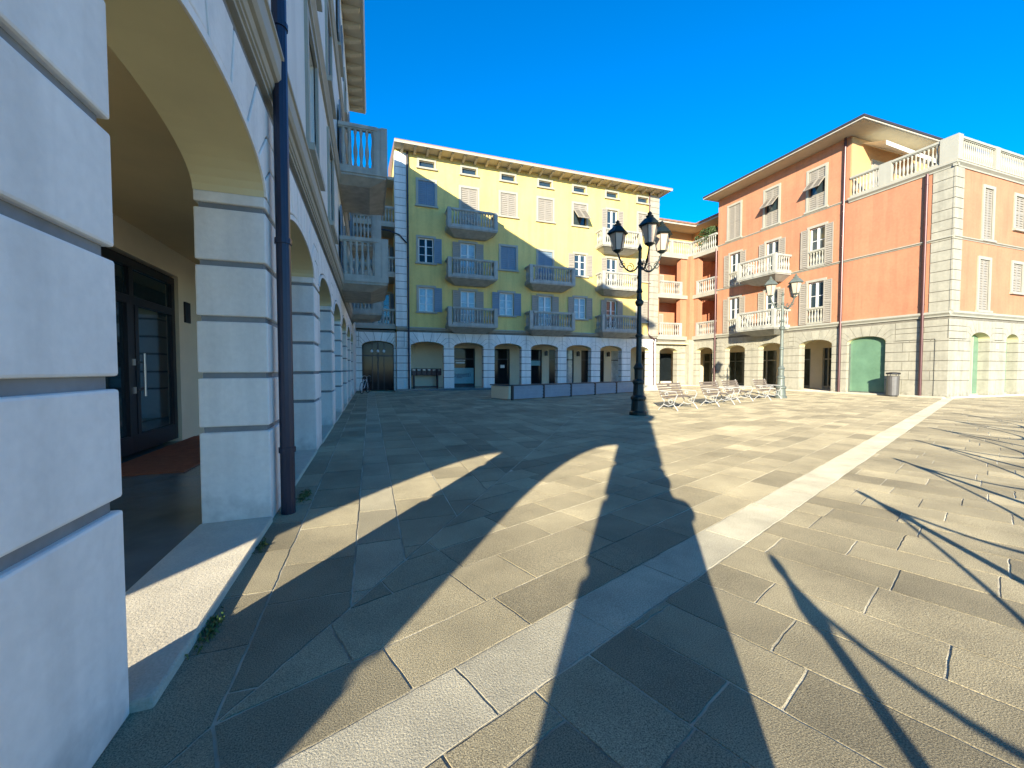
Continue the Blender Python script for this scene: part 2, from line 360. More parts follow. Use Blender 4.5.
def balcony(F, root, u0, u1, z, p=1.1, rail=1.12, mt='balc', th=.32, wallN=0, label=None, cp=.06, fat=1.15, sp=.2):
    cu = .62 if th > .2 else .42; cn = min(p-.2, .8) if th > .2 else .55
    # z = slab top; underside steps back to the wall like a corbelled slab
    mb = MB()
    mb.box(F, u0, u1, wallN-.02, wallN+p, z-.10, z); mb.box(F, u0+.04, u1-.04, wallN-.02, wallN+p-.04, z-.17, z-.10)
    A = [F.p(u0+.07, wallN, z-.17), F.p(u1-.07, wallN, z-.17), F.p(u1-.07, wallN+p-.07, z-.17), F.p(u0+.07, wallN+p-.07, z-.17)]
    B = [F.p(u0+cu, wallN, z-.17-th), F.p(u1-cu, wallN, z-.17-th), F.p(u1-cu, wallN+p-cn, z-.17-th), F.p(u0+cu, wallN+p-cn, z-.17-th)]
    mb.add(A+B, [(0, 1, 2, 3), (7, 6, 5, 4), (0, 4, 5, 1), (1, 5, 6, 2), (2, 6, 7, 3), (3, 7, 4, 0)])
    o = mb.build('balcony', mt, root, label)
    q = .10; G0 = Fr(F.p(u0+q, wallN, 0), F.N, -F.U); G1 = Fr(F.p(u1-q, wallN, 0), F.N, F.U)
    balustrade(o, F, [(F, u0+.3, u1-.3, wallN+p-q), (G0, .02, p-.3, 0), (G1, .02, p-.3, 0)], z, rail,
               [(F, u0+q, wallN+p-q), (F, u1-q, wallN+p-q)], fat=fat, sp=sp)
    # solid end piers beside the corners
    for u in (u0+q+.04+cp, u1-q-.04-cp): e = MB(); e.box(F, u-cp, u+cp, wallN+p-q-.08, wallN+p-q+.08, z, z+rail-.003); e.build('corner_post', mt, o)
    if cp > .1:
        for u in (u0+q, u1-q): e = MB(); e.box(F, u-.078, u+.078, wallN+p-q-.32, wallN+p-q-.09, z, z+rail-.004); e.build('corner_post', mt, o)
    return o
def pipe(F, root, u, z0, z1, r=.055, n=.10, mt='pipe', name='downpipe'):
    mb = MB(); mb.tube([F.p(u, n, z0), F.p(u, n, z1)], r, 12)
    z = z0+.6
    while z < z1: mb.tube([F.p(u, n, z), F.p(u, n, z+.05)], r+.012, 12); z += 2.0
    o = mb.build(name, mt, root); return o
def quoins(F, root, u0, u1, z0, z1, n=.035, mt='white', gap=.035, h=.5):
    jb = MB(); jb.box(F, u0+.015, u1-.015, -.02, n-.025, z0, z1-.004); mb = MB(); k = int(round((z1-z0)/h)); st = (z1-z0)/k
    for i in range(k): mb.box(F, u0, u1, -.02, n, z0+i*st+gap/2, z0+(i+1)*st-gap/2)
    qo = mb.build('quoins', mt, root); jb.build('quoin_core', 'joint', qo); return qo
def eave(F, root, u0, u1, z, over, back, sp=.75, brack=True, bw=.13, endl=0, endr=0, label=None, rise=.9):
    """z = soffit height; returns roof part with fascia and brackets"""
    mb = MB(); mb.profile(F, [(over+.02, z+.15), (over+.02, z+.20), (-back, z+.20+rise), (-back, z+.15)], u0-endl, u1+endr); r = mb.build('roof', 'tile', root, label)
    s = MB(); s.box(F, u0-endl, u1+endr, -back, over-.03, z+.02, z+.10); s.build('soffit', 'soffit', r)
    f = MB(); f.profile(F, [(over-.03, z), (over, z), (over+.01, z+.06), (over+.05, z+.14), (over-.03, z+.14)], u0-endl-.02, u1+endr+.02)
    f.build('fascia', 'fascia', r)
    if brack:
        k = int((u1-u0)/sp); me = None
        for i in range(k+1):
            u = u0+(u1-u0)*i/k
            if me is None:
                b = MB(); G = Fr((0, 0, 0), F.U, F.N); b.profile(G, [(0, -.20), (.18, -.20), (over-.16, -.07), (over-.12, 0), (0, 0)], -bw/2, bw/2)
                o = b.build('eave_bracket', 'soffit', r); me = o
            else: o = me.copy(); COL.objects.link(o)
            o.location = F.p(u, 0, z+.018)
    return r

FL = Fr((-.875, 0, 0), (0, 1, 0), (1, 0, 0))
FY = Fr((0, 27.7, 0), (1, 0, 0), (0, -1, 0))
FO = Fr((26.6, 0, 0), (0, -1, 0), (-1, 0, 0))          # u = -Y
FR = Fr((0, 11.62, 0), (1, 0, 0), (0, -1, 0))
FP = Fr((0, 28.6, 0), (1, 0, 0), (0, -1, 0))

# ============================================================ GROUND
g = MB(); g.quad((-400, -400, -.0045), (600, -400, -.0045), (600, 600, -.0045), (-400, 600, -.0045))
structure(g.build('ground', 'grout', recalc=False))
d = Vector((.9354, .3535)); nn = Vector((-.3535, .9354))
def clip(poly, a, b, c):        # keep a*x+b*y<=c
    o = []
    for i in range(len(poly)):
        p, q = poly[i], poly[(i+1) % len(poly)]; fp, fq = a*p[0]+b*p[1]-c, a*q[0]+b*q[1]-c
        if fp <= 0: o.append(p)
        if fp*fq < 0: t = fp/(fp-fq); o.append((p[0]+(q[0]-p[0])*t, p[1]+(q[1]-p[1])*t))
    return o
def area(p): return abs(sum(p[i][0]*p[(i+1) % len(p)][1]-p[(i+1) % len(p)][0]*p[i][1] for i in range(len(p))))/2
XM, YM = -.63, 1.81; mt_ = (math.sin(R(35.2)), math.cos(R(35.2)))       # mitre line between the two bonds
mitre = (mt_[1], -mt_[0], mt_[1]*XM-mt_[0]*YM)                          # left of line: a x + b y <= c
G_ = .0068
slabs = MB(); pale = MB(); mid = MB()
def put(poly, pl=False, regs=()):
    for a, b, c in regs:
        l = math.hypot(a, b); poly = clip(poly, a/l, b/l, c/l-G_)
        if len(poly) < 3: return
    if area(poly) < .004: return
    cx = sum(p[0] for p in poly)/len(poly); cy = sum(p[1] for p in poly)/len(poly)
    if not (-1.3 < cx < 60 and -14 < cy < 29): return
    pts = []
    near = math.hypot(cx-1, cy-1) < 6.5
    for i in range(len(poly)):
        p, q = Vector(poly[i]), Vector(poly[(i+1) % len(poly)]); L = (q-p).length; k = max(1, int(L/.045)) if near else 1
        for j in range(k):
            x = p+(q-p)*j/k
            if near:
                x = x+Vector((noise.noise((x.x*9, x.y*9, 1)), noise.noise((x.x*9, x.y*9, 7))))*.006+Vector((noise.noise((x.x*34, x.y*34, 3)), noise.noise((x.x*34, x.y*34, 9))))*.0035
            pts.append(x)
    z = random.uniform(-.0012, .0012); tx, ty = random.uniform(-.002, .002), random.uniform(-.002, .002)
    mb = mid if pl == 2 else pale if pl else slabs; k = len(pts)
    top = [(p.x, p.y, z+tx*(p.x-cx)+ty*(p.y-cy)) for p in pts]; bot = [(p.x, p.y, -.013) for p in pts]
    mb.add(top+bot, [tuple(range(k))]+[(i, k+i, k+(i+1) % k, (i+1) % k) for i in range(k)])
def courses(e1, e2, c0, c1, l0, l1, ws, ls, regs, pl=False, quota=None):
    """bands along e1, stacked along e2 from c0 to c1"""
    c = c0; wi = 0
    while c < c1-1e-6:
        w = ws[wi % len(ws)]; wi += 1; w = min(w, c1-c)
        l = l0+random.uniform(-.6, 0)
        while l < l1:
            L = random.uniform(*ls)
            P = [e1*(l+G_)+e2*(c+G_), e1*(l+L-G_)+e2*(c+G_), e1*(l+L-G_)+e2*(c+w-G_), e1*(l+G_)+e2*(c+w-G_)]
            put([(p.x, p.y) for p in P], pl, regs); l += L
        c += w
wl = [-mitre[0], -mitre[1], -mitre[2]]
courses(d, nn, 1.253, 1.60, -1.2, 62, [.347], (.75, 1.15), [], pl=True)
courses(d, nn, 1.60, 32, -2, 62, [.345, .445, .355, .36, .42, .35, .38], (.42, .95), [tuple(wl)])
courses(nn, d, -.55, 60, -40, 1.253, [.45, .42, .40, .46, .36, .35, .36, .40, .36], (.5, .85), [(nn.x, nn.y, 1.253)])
ey, ex = Vector((0, 1)), Vector((1, 0))
lim = [(nn.x*-1, nn.y*-1, -1.60), mitre]
for x0, x1, pl in ((-.96, -.6, False), (-.6, -.12, False), (-.12, .23, 2), (.23, .77, False)):
    courses(ey, ex, x0, x1, 0, 28, [x1-x0], (.5, .9) if not pl else (.55, .8), lim, pl=pl)
courses(ey, ex, .77, 24, 0, 28, [.5, .45, .4, .52], (.5, .95), lim)
structure(slabs.build('paving', 'slab', recalc=False)); structure(pale.build('paving_strip', 'slabpale', recalc=False)); structure(mid.build('paving_band', 'slabmid', recalc=False))

# ============================================================ LEFT BUILDING
LB = thing('arcaded_building', 'white building with rusticated arcade and dark downpipe, along the left edge', 'building', (-4, 11, 0))
pt = 2.45; la = [(1.85+3.27*i, 1.85+3.27*i+pt) for i in range(-1, 7)]
la[0] = (-1.30, 1.03); la[1] = (2.025, 4.22)
portico(FL, LB, -1.80, 24.2, la, .0, bevel=.012, thick=.54, jm='jointw', rim=.06, vg=.015, shift=(1.03, -.06, .30))
mb = MB(); mb.profile(FL, [(-.05, 3.93), (.02, 3.93), (.02, 3.965), (.04, 3.97), (.04, 4.0), (.055, 4.005), (.07, 4.04), (.07, 4.06), (.10, 4.065), (.125, 4.10), (.13, 4.27), (.15, 4.28), (.15, 4.31), (-.05, 4.33)], -1.8, 24.2); mb.build('cornice', 'trim', LB)
cornice(FL, LB, -1.8, 24.2, 7.35, 'trim', d=.09, h=.24)
cornice(FL, LB, -1.8, 24.2, 10.9, 'trim', d=.08, h=.2)
wins = []; mbw = MB()
for uc in (-.2, 2.4, 7.9, 11.4, 19.3): 
    for (z0, z1) in ((4.95, 7.0), (8.3, 10.2), (12.2, 13.8)):
        wins.append(window(FL, LB, uc, 1.15, z0, z1, 'closed' if uc > 12 or z0 > 6 else 'plain', n=-.03, sm='shutblue', gl='glass'))
for uc in (15.6, 22.6):
    for (z0, z1) in ((4.35, 6.7), (7.78, 10.0)): wins.append(window(FL, LB, uc, 1.3, z0, z1, 'open', n=-.03, sm='shutblue', sill=False, door=True))
    wins.append(window(FL, LB, uc, 1.15, 12.2, 13.8, 'open', n=-.03, sm='shutblue'))
wall_holes(FL, mbw, -1.8, 24.2, 3.95, 15.6, wins, n=-.03, depth=.25)
# end wall towards the open side and back
mbw.quad((-.89, -1.8, 3.95), (-14, -1.8, 3.95), (-14, -1.8, 15.6), (-.89, -1.8, 15.6))
mbw.quad((-.89, 24.2, 0), (-14, 24.2, 0), (-14, 24.2, 15.6), (-.89, 24.2, 15.6))
mbw.quad((-14, -1.8, 0), (-14, 24.2, 0), (-14, 24.2, 15.6), (-14, -1.8, 15.6))
mbw.quad((-.89, -1.8, 15.6), (-.89, 24.2, 15.6), (-14, 24.2, 15.6), (-14, -1.8, 15.6))
mbw.build('upper_wall', 'grey_plaster', LB, recalc=False)
for (a, b) in ((15.6, 13.9), (22.6, 21.5)):
    for z in (4.32, 7.72): balcony(FL, LB, b, b+3.3 if b < 20 else b+2.4, z, p=1.48, rail=1.3 if z < 5 else 1.42, th=.18, cp=.12, fat=1.2, sp=.16)
pipe(FL, LB, 4.42, 0, 15.7, r=.064, n=.105, mt='pipedark')
eave(FL, LB, -2.4, 24.2, 15.75, .78, 6.6, sp=.8, bw=.20, endr=.5, rise=1.6)
# portico interior: ceiling, shop block, end arcade
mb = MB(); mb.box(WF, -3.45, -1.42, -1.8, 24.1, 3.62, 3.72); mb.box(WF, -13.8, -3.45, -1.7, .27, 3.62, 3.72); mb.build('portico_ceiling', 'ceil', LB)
FS = Fr((-3.42, 0, 0), (0, 1, 0), (1, 0, 0))
mb = MB(); wall_holes(FS, mb, .27, 24.1, .03, 3.62, [(6.35, 9.40, .03, 3.16), (12, 14.5, .1, 3.0), (17, 20, .1, 3.0)], n=0, depth=.3)
mb.quad((-3.42, .27, .03), (-13.9, .27, .03), (-13.9, .27, 3.62), (-3.42, .27, 3.62)); mb.build('shop_wall', 'cream', LB, recalc=False)
for a, b in ((12, 14.5), (17, 20)):
    mb = MB(); mb.box(FS, a, b, -.2, -.15, .1, 3.0); mb.build('shop_window', 'shopglass', LB)
# dark entrance door
mb = MB(); a, b = 6.35, 9.40
for s in ((a, a+.12), (b-.12, b), (7.86, 7.98)): mb.box(FS, s[0], s[1], -.16, -.06, .1, 3.12)
mb.box(FS, a, b, -.16, -.058, 2.98, 3.12); mb.box(FS, a+.12, b-.12, -.155, -.062, 2.42, 2.55); mb.box(FS, a+.12, b-.12, -.155, -.062, .1, .38)
mb.box(FS, 7.98, 8.08, -.15, -.05, .38, 2.42); mb.box(FS, 7.76, 7.86, -.15, -.05, .38, 2.42)
dr = mb.build('entrance_door', 'door', LB)
mb = MB()
for (p, q) in ((a+.12, 7.86), (7.98, b-.12)): mb.box(FS, p, q, -.13, -.10, .38, 2.42); mb.box(FS, p, q, -.13, -.10, 2.55, 2.98)
mb.build('glass', 'doorglass', dr)
mb = MB(); mb.tube([FS.p(8.04, .03, .98), FS.p(8.04, .03, 1.66)], .018, 10)
for z in (1.08, 1.52): mb.tube([FS.p(8.04, -.06, z), FS.p(8.04, .03, z)], .012, 8); mb.box(FS, 7.86, 7.93, -.05, -.035, z-.05, z+.05)
mb.build('handle', 'steel', dr)
mb = MB(); mb.box(FS, 9.62, 9.86, .0, .03, 2.33, 2.73); pq = mb.build('wall_plaque', 'door', LB)
# end arcade (behind the photographer) that lets the sun into the portico
FE = Fr((0, -1.8, 0), (1, 0, 0), (0, -1, 0))
portico(FE, LB, -13.9, -.89, [(-12.4, -9.2), (-8.2, -5.6), (-4.95, -3.30), (-2.83, -.96)], .0, thick=.2, spring=1.95, rise=1.02, courses=[0, .87, 1.35, 1.95], ztop=3.95)
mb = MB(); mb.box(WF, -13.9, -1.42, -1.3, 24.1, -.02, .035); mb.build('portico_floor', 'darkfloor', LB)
# stone steps between the piers
mb = MB()
for i, (a, b) in enumerate(la):
    mb.box(WF, -1.425, -.862, a-.0 if i else -1.3, b, -.01, .05)
mb.build('step', 'step', LB, bevel=.012)
mb = MB(); mb.box(WF, -3.40, -2.35, 6.5, 9.9, .037, .052); tag(mb.build('doormat', 'mat'), 'reddish brown doormat on the dark floor at the glass entrance door', 'doormat')

# ============================================================ YELLOW BUILDING
YB = thing('yellow_building', 'tall yellow building with balconies and arcade at the back of the square', 'building', (12, 31, 0))
ya = [(2.57, 4.77), (5.48, 7.57), (8.38, 10.44), (11.18, 13.36), (14.09, 16.22), (17.01, 19.0), (19.83, 21.6)]
portico(FY, YB, 1.67, 22.3, ya, .13, ztop=4.05, thick=.5, gap=.04)
cornice(FY, YB, 1.67, 22.4, 4.05, 'trim', d=.14, h=.20)
W1, W2, W3 = (5.30, 6.90), (8.55, 10.18), (12.32, 13.92); D1, D2, D3 = (4.45, 6.85), (7.68, 10.12), (10.9, 13.85)
yw = []
wn = lambda *a, **k: yw.append(window(FY, YB, *a, **k))
for u in (3.70, 6.58, 9.40, 12.27, 15.10, 17.95, 20.83): wn(u, 1.0, 14.78, 15.22, 'attic', sw=.13)
wn(3.68, 1.1, *W3, 'closed', sm='shutblue'); wn(6.58, 1.15, *D3, 'closed', sill=False, door=True); wn(9.42, 1.15, *W3, 'closed'); wn(12.3, 1.15, *W3, 'closed'); wn(15.15, 1.1, *W3, 'awn')
wn(18.0, .95, *D3, 'open', sill=False, door=True); wn(20.9, 1.0, *W3, 'closed')
wn(3.62, 1.0, *W2, 'open', sides='R', sm='shutblue', gl='shopglass'); wn(6.48, 1.05, *D2, 'open', sill=False, door=True, gl='curtain'); wn(9.42, 1.15, *W2, 'closed', sm='shutblue')
wn(12.3, 1.15, *D2, 'closed', sill=False, door=True, sm='shutblue'); wn(15.2, 1.0, *W2, 'open'); wn(18.0, .95, *D2, 'open', sill=False, door=True); wn(20.9, 1.0, *W2, 'closed')
wn(3.62, 1.0, *W1, 'open', sides='R', sm='shutblue', gl='curtain'); wn(6.48, 1.05, *D1, 'open', sill=False, door=True, gl='curtain'); wn(9.28, 1.05, *W1, 'open', gl='curtain', sm='shutblue')
wn(12.3, 1.05, *D1, 'open', sill=False, door=True, gl='curtain'); wn(15.2, 1.0, *W1, 'open', gl='curtain'); wn(18.0, .95, *D1, 'open', sill=False, door=True); wn(20.9, 1.0, *W1, 'closed')
mb = MB(); wall_holes(FY, mb, 1.67, 22.4, 4.1, 15.7, yw)
mb.quad((1.67, 27.7, 0), (1.67, 38, 0), (1.67, 38, 15.7), (1.67, 27.7, 15.7)); mb.quad((22.4, 27.7, 4), (22.4, 38, 4), (22.4, 38, 15.7), (22.4, 27.7, 15.7))
mb.quad((1.67, 38, 0), (22.4, 38, 0), (22.4, 38, 15.7), (1.67, 38, 15.7))
mb.build('wall', 'yellow', YB, recalc=False)
quoins(FY, YB, 1.63, 2.36, 4.26, 15.55); quoins(FY, YB, 21.5, 22.43, 4.26, 15.55, mt='stone')
quoins(Fr((1.67, 27.7, 0), (0, 1, 0), (-1, 0, 0)), YB, -.03, .7, 4.26, 15.55)
for u0, u1, zz in ((4.88, 8.30, (4.42, 7.66, 10.87)), (10.66, 14.22, (4.42, 7.66)), (16.51, 20.0, (4.42, 7.66, 10.87))):
    for z in zz: balcony(FY, YB, u0, u1, z, p=1.1, rail=1.15)
pipe(FY, YB, 2.44, .13, 15.6, r=.06, n=.11, mt='pipedark'); pipe(FY, YB, 21.42, 4.5, 15.6, r=.05, n=.1, mt='pipe')
mb = MB(); mb.tube([FY.p(21.42, .1, 4.5), FY.p(21.42, .2, 4.2), FY.p(22.0, .2, 3.9), FY.p(22.0, .08, 3.7), FY.p(22.0, .08, .15)], .05, 10); mb.build('downpipe', 'pipe', YB)
eave(FY, YB, 2.1, 22.3, 15.66, .95, 8, sp=.78, bw=.15, endl=.50, endr=.62, rise=2.2)
FB = Fr((0, 30.5, 0), (1, 0, 0), (0, -1, 0))
bh = [(5.55, 7.65), (9.0, 10.5), (12.2, 13.28), (13.91, 14.9), (15.4, 16.2), (16.9, 17.8), (18.3, 19.13), (19.83, 20.9), (22.75, 23.7)]
mb = MB(); wall_holes(FB, mb, 1.7, 23.9, .13, 3.6, [(a, b, .13, 3.05) for a, b in bh], depth=.2); mb.build('arcade_back_wall', 'cream', YB, recalc=False)
for i, (a, b) in enumerate(bh):
    mb = MB(); mb.box(FB, a, b, -.19, -.14, .13, 3.05); sw_ = mb.build('shop_window', 'curtain' if i in (4, 7) else 'shopglass', YB)
    mb = MB()
    for s in ((a, a+.07), (b-.07, b)): mb.box(FB, s[0], s[1], -.14, -.08, .13, 3.05)
    mb.box(FB, a+.07, b-.07, -.14, -.082, 2.2, 2.28); mb.box(FB, a+.07, b-.07, -.14, -.082, .13, .3); mb.build('shop_frame', 'door', sw_)
    if i == 0:
        mb = MB(); mb.box(FB, a+.07, b-.07, -.135, -.128, .35, 1.55); pn = mb.build('window_film', 'tealpanel', sw_)
        tx = bpy.data.curves.new('lettering', 'FONT'); tx.body = 'loggetti'; tx.size = .5; tx.extrude = .003; tx.align_x = 'CENTER'
        to = bpy.data.objects.new('lettering', tx); COL.objects.link(to); to.rotation_euler = (R(90), 0, 0); to.location = FB.p((a+b)/2, -.122, .88)
        tx.materials.append(M['navy']); dg = bpy.context.evaluated_depsgraph_get(); dg.update()
        me_ = bpy.data.meshes.new_from_object(to.evaluated_get(dg)); mw_ = to.matrix_world.copy(); tl, tr_ = to.location.copy(), to.rotation_euler.copy()
        bpy.data.objects.remove(to); to = bpy.data.objects.new('lettering', me_); COL.objects.link(to); to.location = tl; to.rotation_euler = tr_; to.parent = sw_
        mb = MB(); mb.box(FB, a+.6, a+1.35, -.137, -.130, 2.10, 2.17); mb.box(FB, a+.62, a+1.33, -.137, -.130, 1.88, 2.02); mb.build('notice', 'winwhite', sw_)
    if i == 1:
        mb = MB(); mb.box(FB, a+.75, a+1.1, -.137, -.130, 1.55, 1.8); mb.build('notice', 'winwhite', sw_)
    if i == 2:
        mb = MB(); mb.box(FB, a+.1, b-.1, -.137, -.130, 1.75, 2.15); mb.build('window_film', 'tealpanel', sw_)
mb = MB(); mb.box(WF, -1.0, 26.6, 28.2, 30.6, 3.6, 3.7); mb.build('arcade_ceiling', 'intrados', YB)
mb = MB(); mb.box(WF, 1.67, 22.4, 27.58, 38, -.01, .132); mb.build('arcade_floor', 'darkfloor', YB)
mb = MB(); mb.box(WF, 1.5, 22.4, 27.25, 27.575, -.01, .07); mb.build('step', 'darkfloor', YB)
for u in (8.5, 13.6, 16.55, 19.5):
    mb = MB(); mb.box(FB, u-.1, u+.1, 0, .2, 2.55, 2.85); mb.prism(FB, [(u-.14, 2.85), (u+.14, 2.85), (u, 2.97)], -.0, .22); mb.build('wall_lantern', 'door', YB)
# dividing piers inside the arcade
# mailboxes
mx = thing('mailbox_stand', 'row of dark red mailboxes on a stand inside the first arch of the yellow building', 'mailboxes', (4.0, 30.2, .132))
mb = MB()
for u in (2.95, 4.65): mb.box(FB, u, u+.1, .1, .45, .132, 1.0)
mb.box(FB, 2.95, 4.75, .1, .45, .132, .2); mb.build('stand', 'mailbox', mx)
for i in range(6):
    mb = MB(); mb.box(FB, 2.85+i*.36, 2.85+i*.36+.33, .08, .48, 1.0, 1.5); o = mb.build('mailbox', 'mailbox', mx, bevel=.01)
    mb = MB(); mb.box(FB, 2.9+i*.36, 2.9+i*.36+.2, .481, .486, 1.38, 1.41); mb.build('slot', 'steel', o)

# ============================================================ LEFT RECESS (loggia between the two)
RB = thing('recessed_loggia', 'narrow recessed wing with stacked loggias between the white arcade and the yellow building', 'building', (.4, 29, 0))
FQ = Fr((0, 27.95, 0), (1, 0, 0), (0, -1, 0)); FQS = Fr((-.86, 0, 0), (0, 1, 0), (1, 0, 0))
portico(FQ, RB, -.86, 1.66, [(-.49, 1.50)], .05, ztop=4.0, thick=.4, gap=.04)
mb = MB(); mb.box(FQ, -.6, 1.6, -.5, -.45, .05, 3.6); e_ = mb.build('glazed_entrance', 'shopglass', RB); mb = MB()
for u in (-.55, .12, .46, .50, .86, 1.46): mb.box(FQ, u, u+.05, -.45, -.40, .05, 3.3)
mb.box(FQ, -.5, 1.46, -.449, -.402, 2.3, 2.38); mb.build('door_frame', 'door', e_)
mb = MB()
for u in (.12, .50, .88): mb.lathe(FQ.p(u, -.38, 2.55), [(.03, 0), (.10, .03), (.08, .14), (.02, .2)], 10)
mb.build('pendant_lamp', 'winwhite', e_)
for z in (4.1, 7.5, 10.75):
    mb = MB(); mb.box(FQ, -.86, 1.66, -2.4, .02, z, z+.22); mb.build('floor_slab', 'trim', RB)
    balustrade(RB, FQ, [(FQ, -.84, 1.62, -.1)], z+.22, 1.1, [(FQ, .4, -.1)])
FQB = Fr((0, 30.3, 0), (1, 0, 0), (0, -1, 0)); rw = []
for z0, z1 in ((4.4, 6.8), (7.8, 10.1)): rw.append(window(FQB, RB, .9, 1.0, z0, z1, 'open', sm='shutblue', door=True, sill=False))
mb = MB(); wall_holes(FQB, mb, -.9, 1.66, 0, 14.2, rw); mb.build('back_wall', 'orange_light', RB, recalc=False)
mb = MB(); mb.box(WF, -1.3, -.86, 24.25, 30.3, 0, 13.6); mb.build('side_wall', 'white', RB)
mb = MB(); mb.box(WF, -1.4, 1.66, 28.9, 32, 14.2, 14.4); mb.build('roof', 'fascia', RB)
mb = MB(); mb.tube([(-.4, 27.8, 10.45), (.6, 27.8, 10.5), (1.2, 27.7, 10.42), (1.9, 27.62, 10.2), (2.35, 27.58, 9.7)], .045, 8); mb.build('downpipe', 'pipedark', RB)

# ============================================================ CORNER WING (orange loggias, right of the yellow building)
CB = thing('corner_loggia_building', 'orange corner wing with open loggias and planted roof terrace right of the yellow building', 'building', (26, 29, 0))
portico(FP, CB, 22.31, 26.2, [(23.40, 25.26)], .10, ztop=3.95, thick=.5, mt='stone', gap=.04)
portico(FO, CB, -28.2, -25.85, [(-27.85, -26.05)], .10, ztop=3.95, thick=.5, mt='stone', gap=.04)
mb = MB(); mb.box(WF, 26.18, 27.1, 28.2, 29.1, 0, 11.2); mb.box(WF, 25.55, 26.18, 28.62, 29.1, 4.1, 11.2); mb.box(WF, 26.62, 27.1, 27.75, 28.2, 4.1, 11.2); mb.build('corner_pillar', 'orange', CB)
mb = MB(); mb.box(WF, 26.1, 27.15, 28.15, 29.1, 0, 4.0); mb.build('corner_pier', 'stone', CB)
for z in (4.0, 7.55, 11.0):
    mb = MB(); mb.box(FP, 22.2, 26.58, -3, .12, z, z+.30); mb.box(FO, -28.48, -25.7, -3, .12, z, z+.302); mb.build('floor_slab', 'trim', CB)
    dz = z+.302
    if z < 11: balustrade(CB, WF, [(FP, 23.3, 25.6, .0), (FO, -27.8, -25.8, .0)], dz, 1.15, [(FP, 25.55, 0), (FO, -27.75, 0)])
    else: balustrade(CB, WF, [(FP, 22.4, 26.5, .0), (FO, -28.5, -25.8, .0)], dz, 1.2, [(WF, 26.6, 28.6), (FP, 24.5, 0)])
mb = MB(); mb.quad((22.4, 30.8, 3.8), (29.2, 30.8, 3.8), (29.2, 30.8, 14.3), (22.4, 30.8, 14.3)); mb.quad((28.8, 25.8, 3.8), (28.8, 31, 3.8), (28.8, 31, 14.3), (28.8, 25.8, 14.3))
mb.box(WF, 22.4, 23.35, 28.7, 30.8, 4.3, 11.0)
mb.build('back_wall', 'orange', CB, recalc=False)
mb = MB(); mb.box(WF, 22.4, 28.78, 30.72, 30.79, 11.3, 14.2); mb.box(WF, 28.7, 28.78, 25.8, 30.7, 11.3, 14.2); mb.build('terrace_wall', 'orange_light', CB)
for (a, b, z0) in ((24.0, 25.4, 4.32), (24.0, 25.4, 7.87)):
    mb = MB(); mb.box(WF, a, b, 30.60, 30.71, z0, z0+2.2); o = mb.build('loggia_door', 'trim', CB); mb = MB(); mb.box(WF, a+.15, b-.15, 30.55, 30.599, z0+.1, z0+2.1); mb.build('pane', 'shut', o)
    mb = MB(); mb.box(WF, 28.55, 28.69, 26.4, 27.8, z0, z0+2.2); o = mb.build('loggia_door', 'trim', CB); mb = MB(); mb.box(WF, 28.5, 28.549, 26.55, 27.65, z0+.1, z0+2.1); mb.build('pane', 'shut', o)
rf = MB(); rf.box(WF, 22.0, 31, 29.0, 34, 14.1, 14.22); rf.box(WF, 27.4, 33, 25.8, 29.0, 14.1, 14.22); r_ = rf.build('roof', 'fascia', CB)
mb = MB(); mb.profile(Fr((0, 29.0, 0), (1, 0, 0), (0, -1, 0)), [(.06, 14.25), (.06, 14.40), (-5, 14.9), (-5, 14.25)], 22.0, 31); mb.profile(Fr((27.4, 0, 0), (0, 1, 0), (-1, 0, 0)), [(.06, 14.25), (.06, 14.40), (-5, 14.9), (-5, 14.25)], 25.8, 29.0); mb.build('tiles', 'tile', r_)
mb = MB(); wall_holes(Fr((0, 31.0, 0), (1, 0, 0), (0, -1, 0)), mb, 22.4, 29.4, .1, 3.7, []); mb.build('arcade_back_wall', 'cream', CB, recalc=False)
mb = MB(); mb.box(WF, 25.3, 26.5, 30.75, 30.95, .1, 2.9); mb.build('shop_window', 'shopglass', CB)
mb = MB(); mb.box(WF, 22.4, 29.4, 28.2, 31, -.01, .10); mb.box(WF, 26.3, 29.4, 25.8, 28.2, -.01, .10); mb.box(WF, 22.4, 26.3, 27.9, 28.2, -.01, .099); mb.build('step', 'step', CB)
pipe(FO, CB, -25.72, .1, 11.2, r=.06, n=.12, mt='pipe')
mb = MB(); mb.box(FO, -25.95, -25.75, .0, .18, 1.15, 1.55); mb.build('meter_box', 'rail', CB)

# ============================================================ ORANGE BUILDING
OB = thing('orange_building', 'three storey orange building with ivory arcade and big green shop window on the right', 'building', (31, 18, 0))
oa = [(-24.82, -23.01), (-21.88, -20.07), (-18.91, -16.93), (-16.10, -14.20)]
portico(FO, OB, -25.68, -11.66, oa, .08, ztop=4.02, thick=.5, mt='stone', gap=.035, ins=.03)
cornice(FO, OB, -25.68, -11.60, 4.02, 'trim', d=.14, h=.26); cornice(FO, OB, -25.68, -11.60, 7.76, 'trim', d=.10, h=.12)
cornice(FO, OB, -25.68, -16.2, 11.28, 'trim', d=.08, h=.10)
ow = []
on = lambda *a, **k: ow.append(window(FO, OB, *a, **k))
on(-24.15, 1.05, 11.5, 14.05, 'closed'); on(-21.08, 1.0, 11.5, 14.0, 'awn'); on(-18.05, 1.0, 11.5, 13.95, 'awn')
for zz in ((4.32, 6.95), (7.92, 10.35)):
    on(-24.0, .95, *zz, 'open', sill=False, door=True); on(-20.95, .95, *zz, 'open', sill=False, door=True); on(-17.95, .95, *zz, 'open', sill=False, door=True)
    for uc in (-24.0, -17.95): balustrade(OB, FO, [(FO, uc-.5, uc+.5, .02)], zz[0]-.02, 1.05, [], w=.12, name='juliet_balustrade', mt='trim', sp=.19)
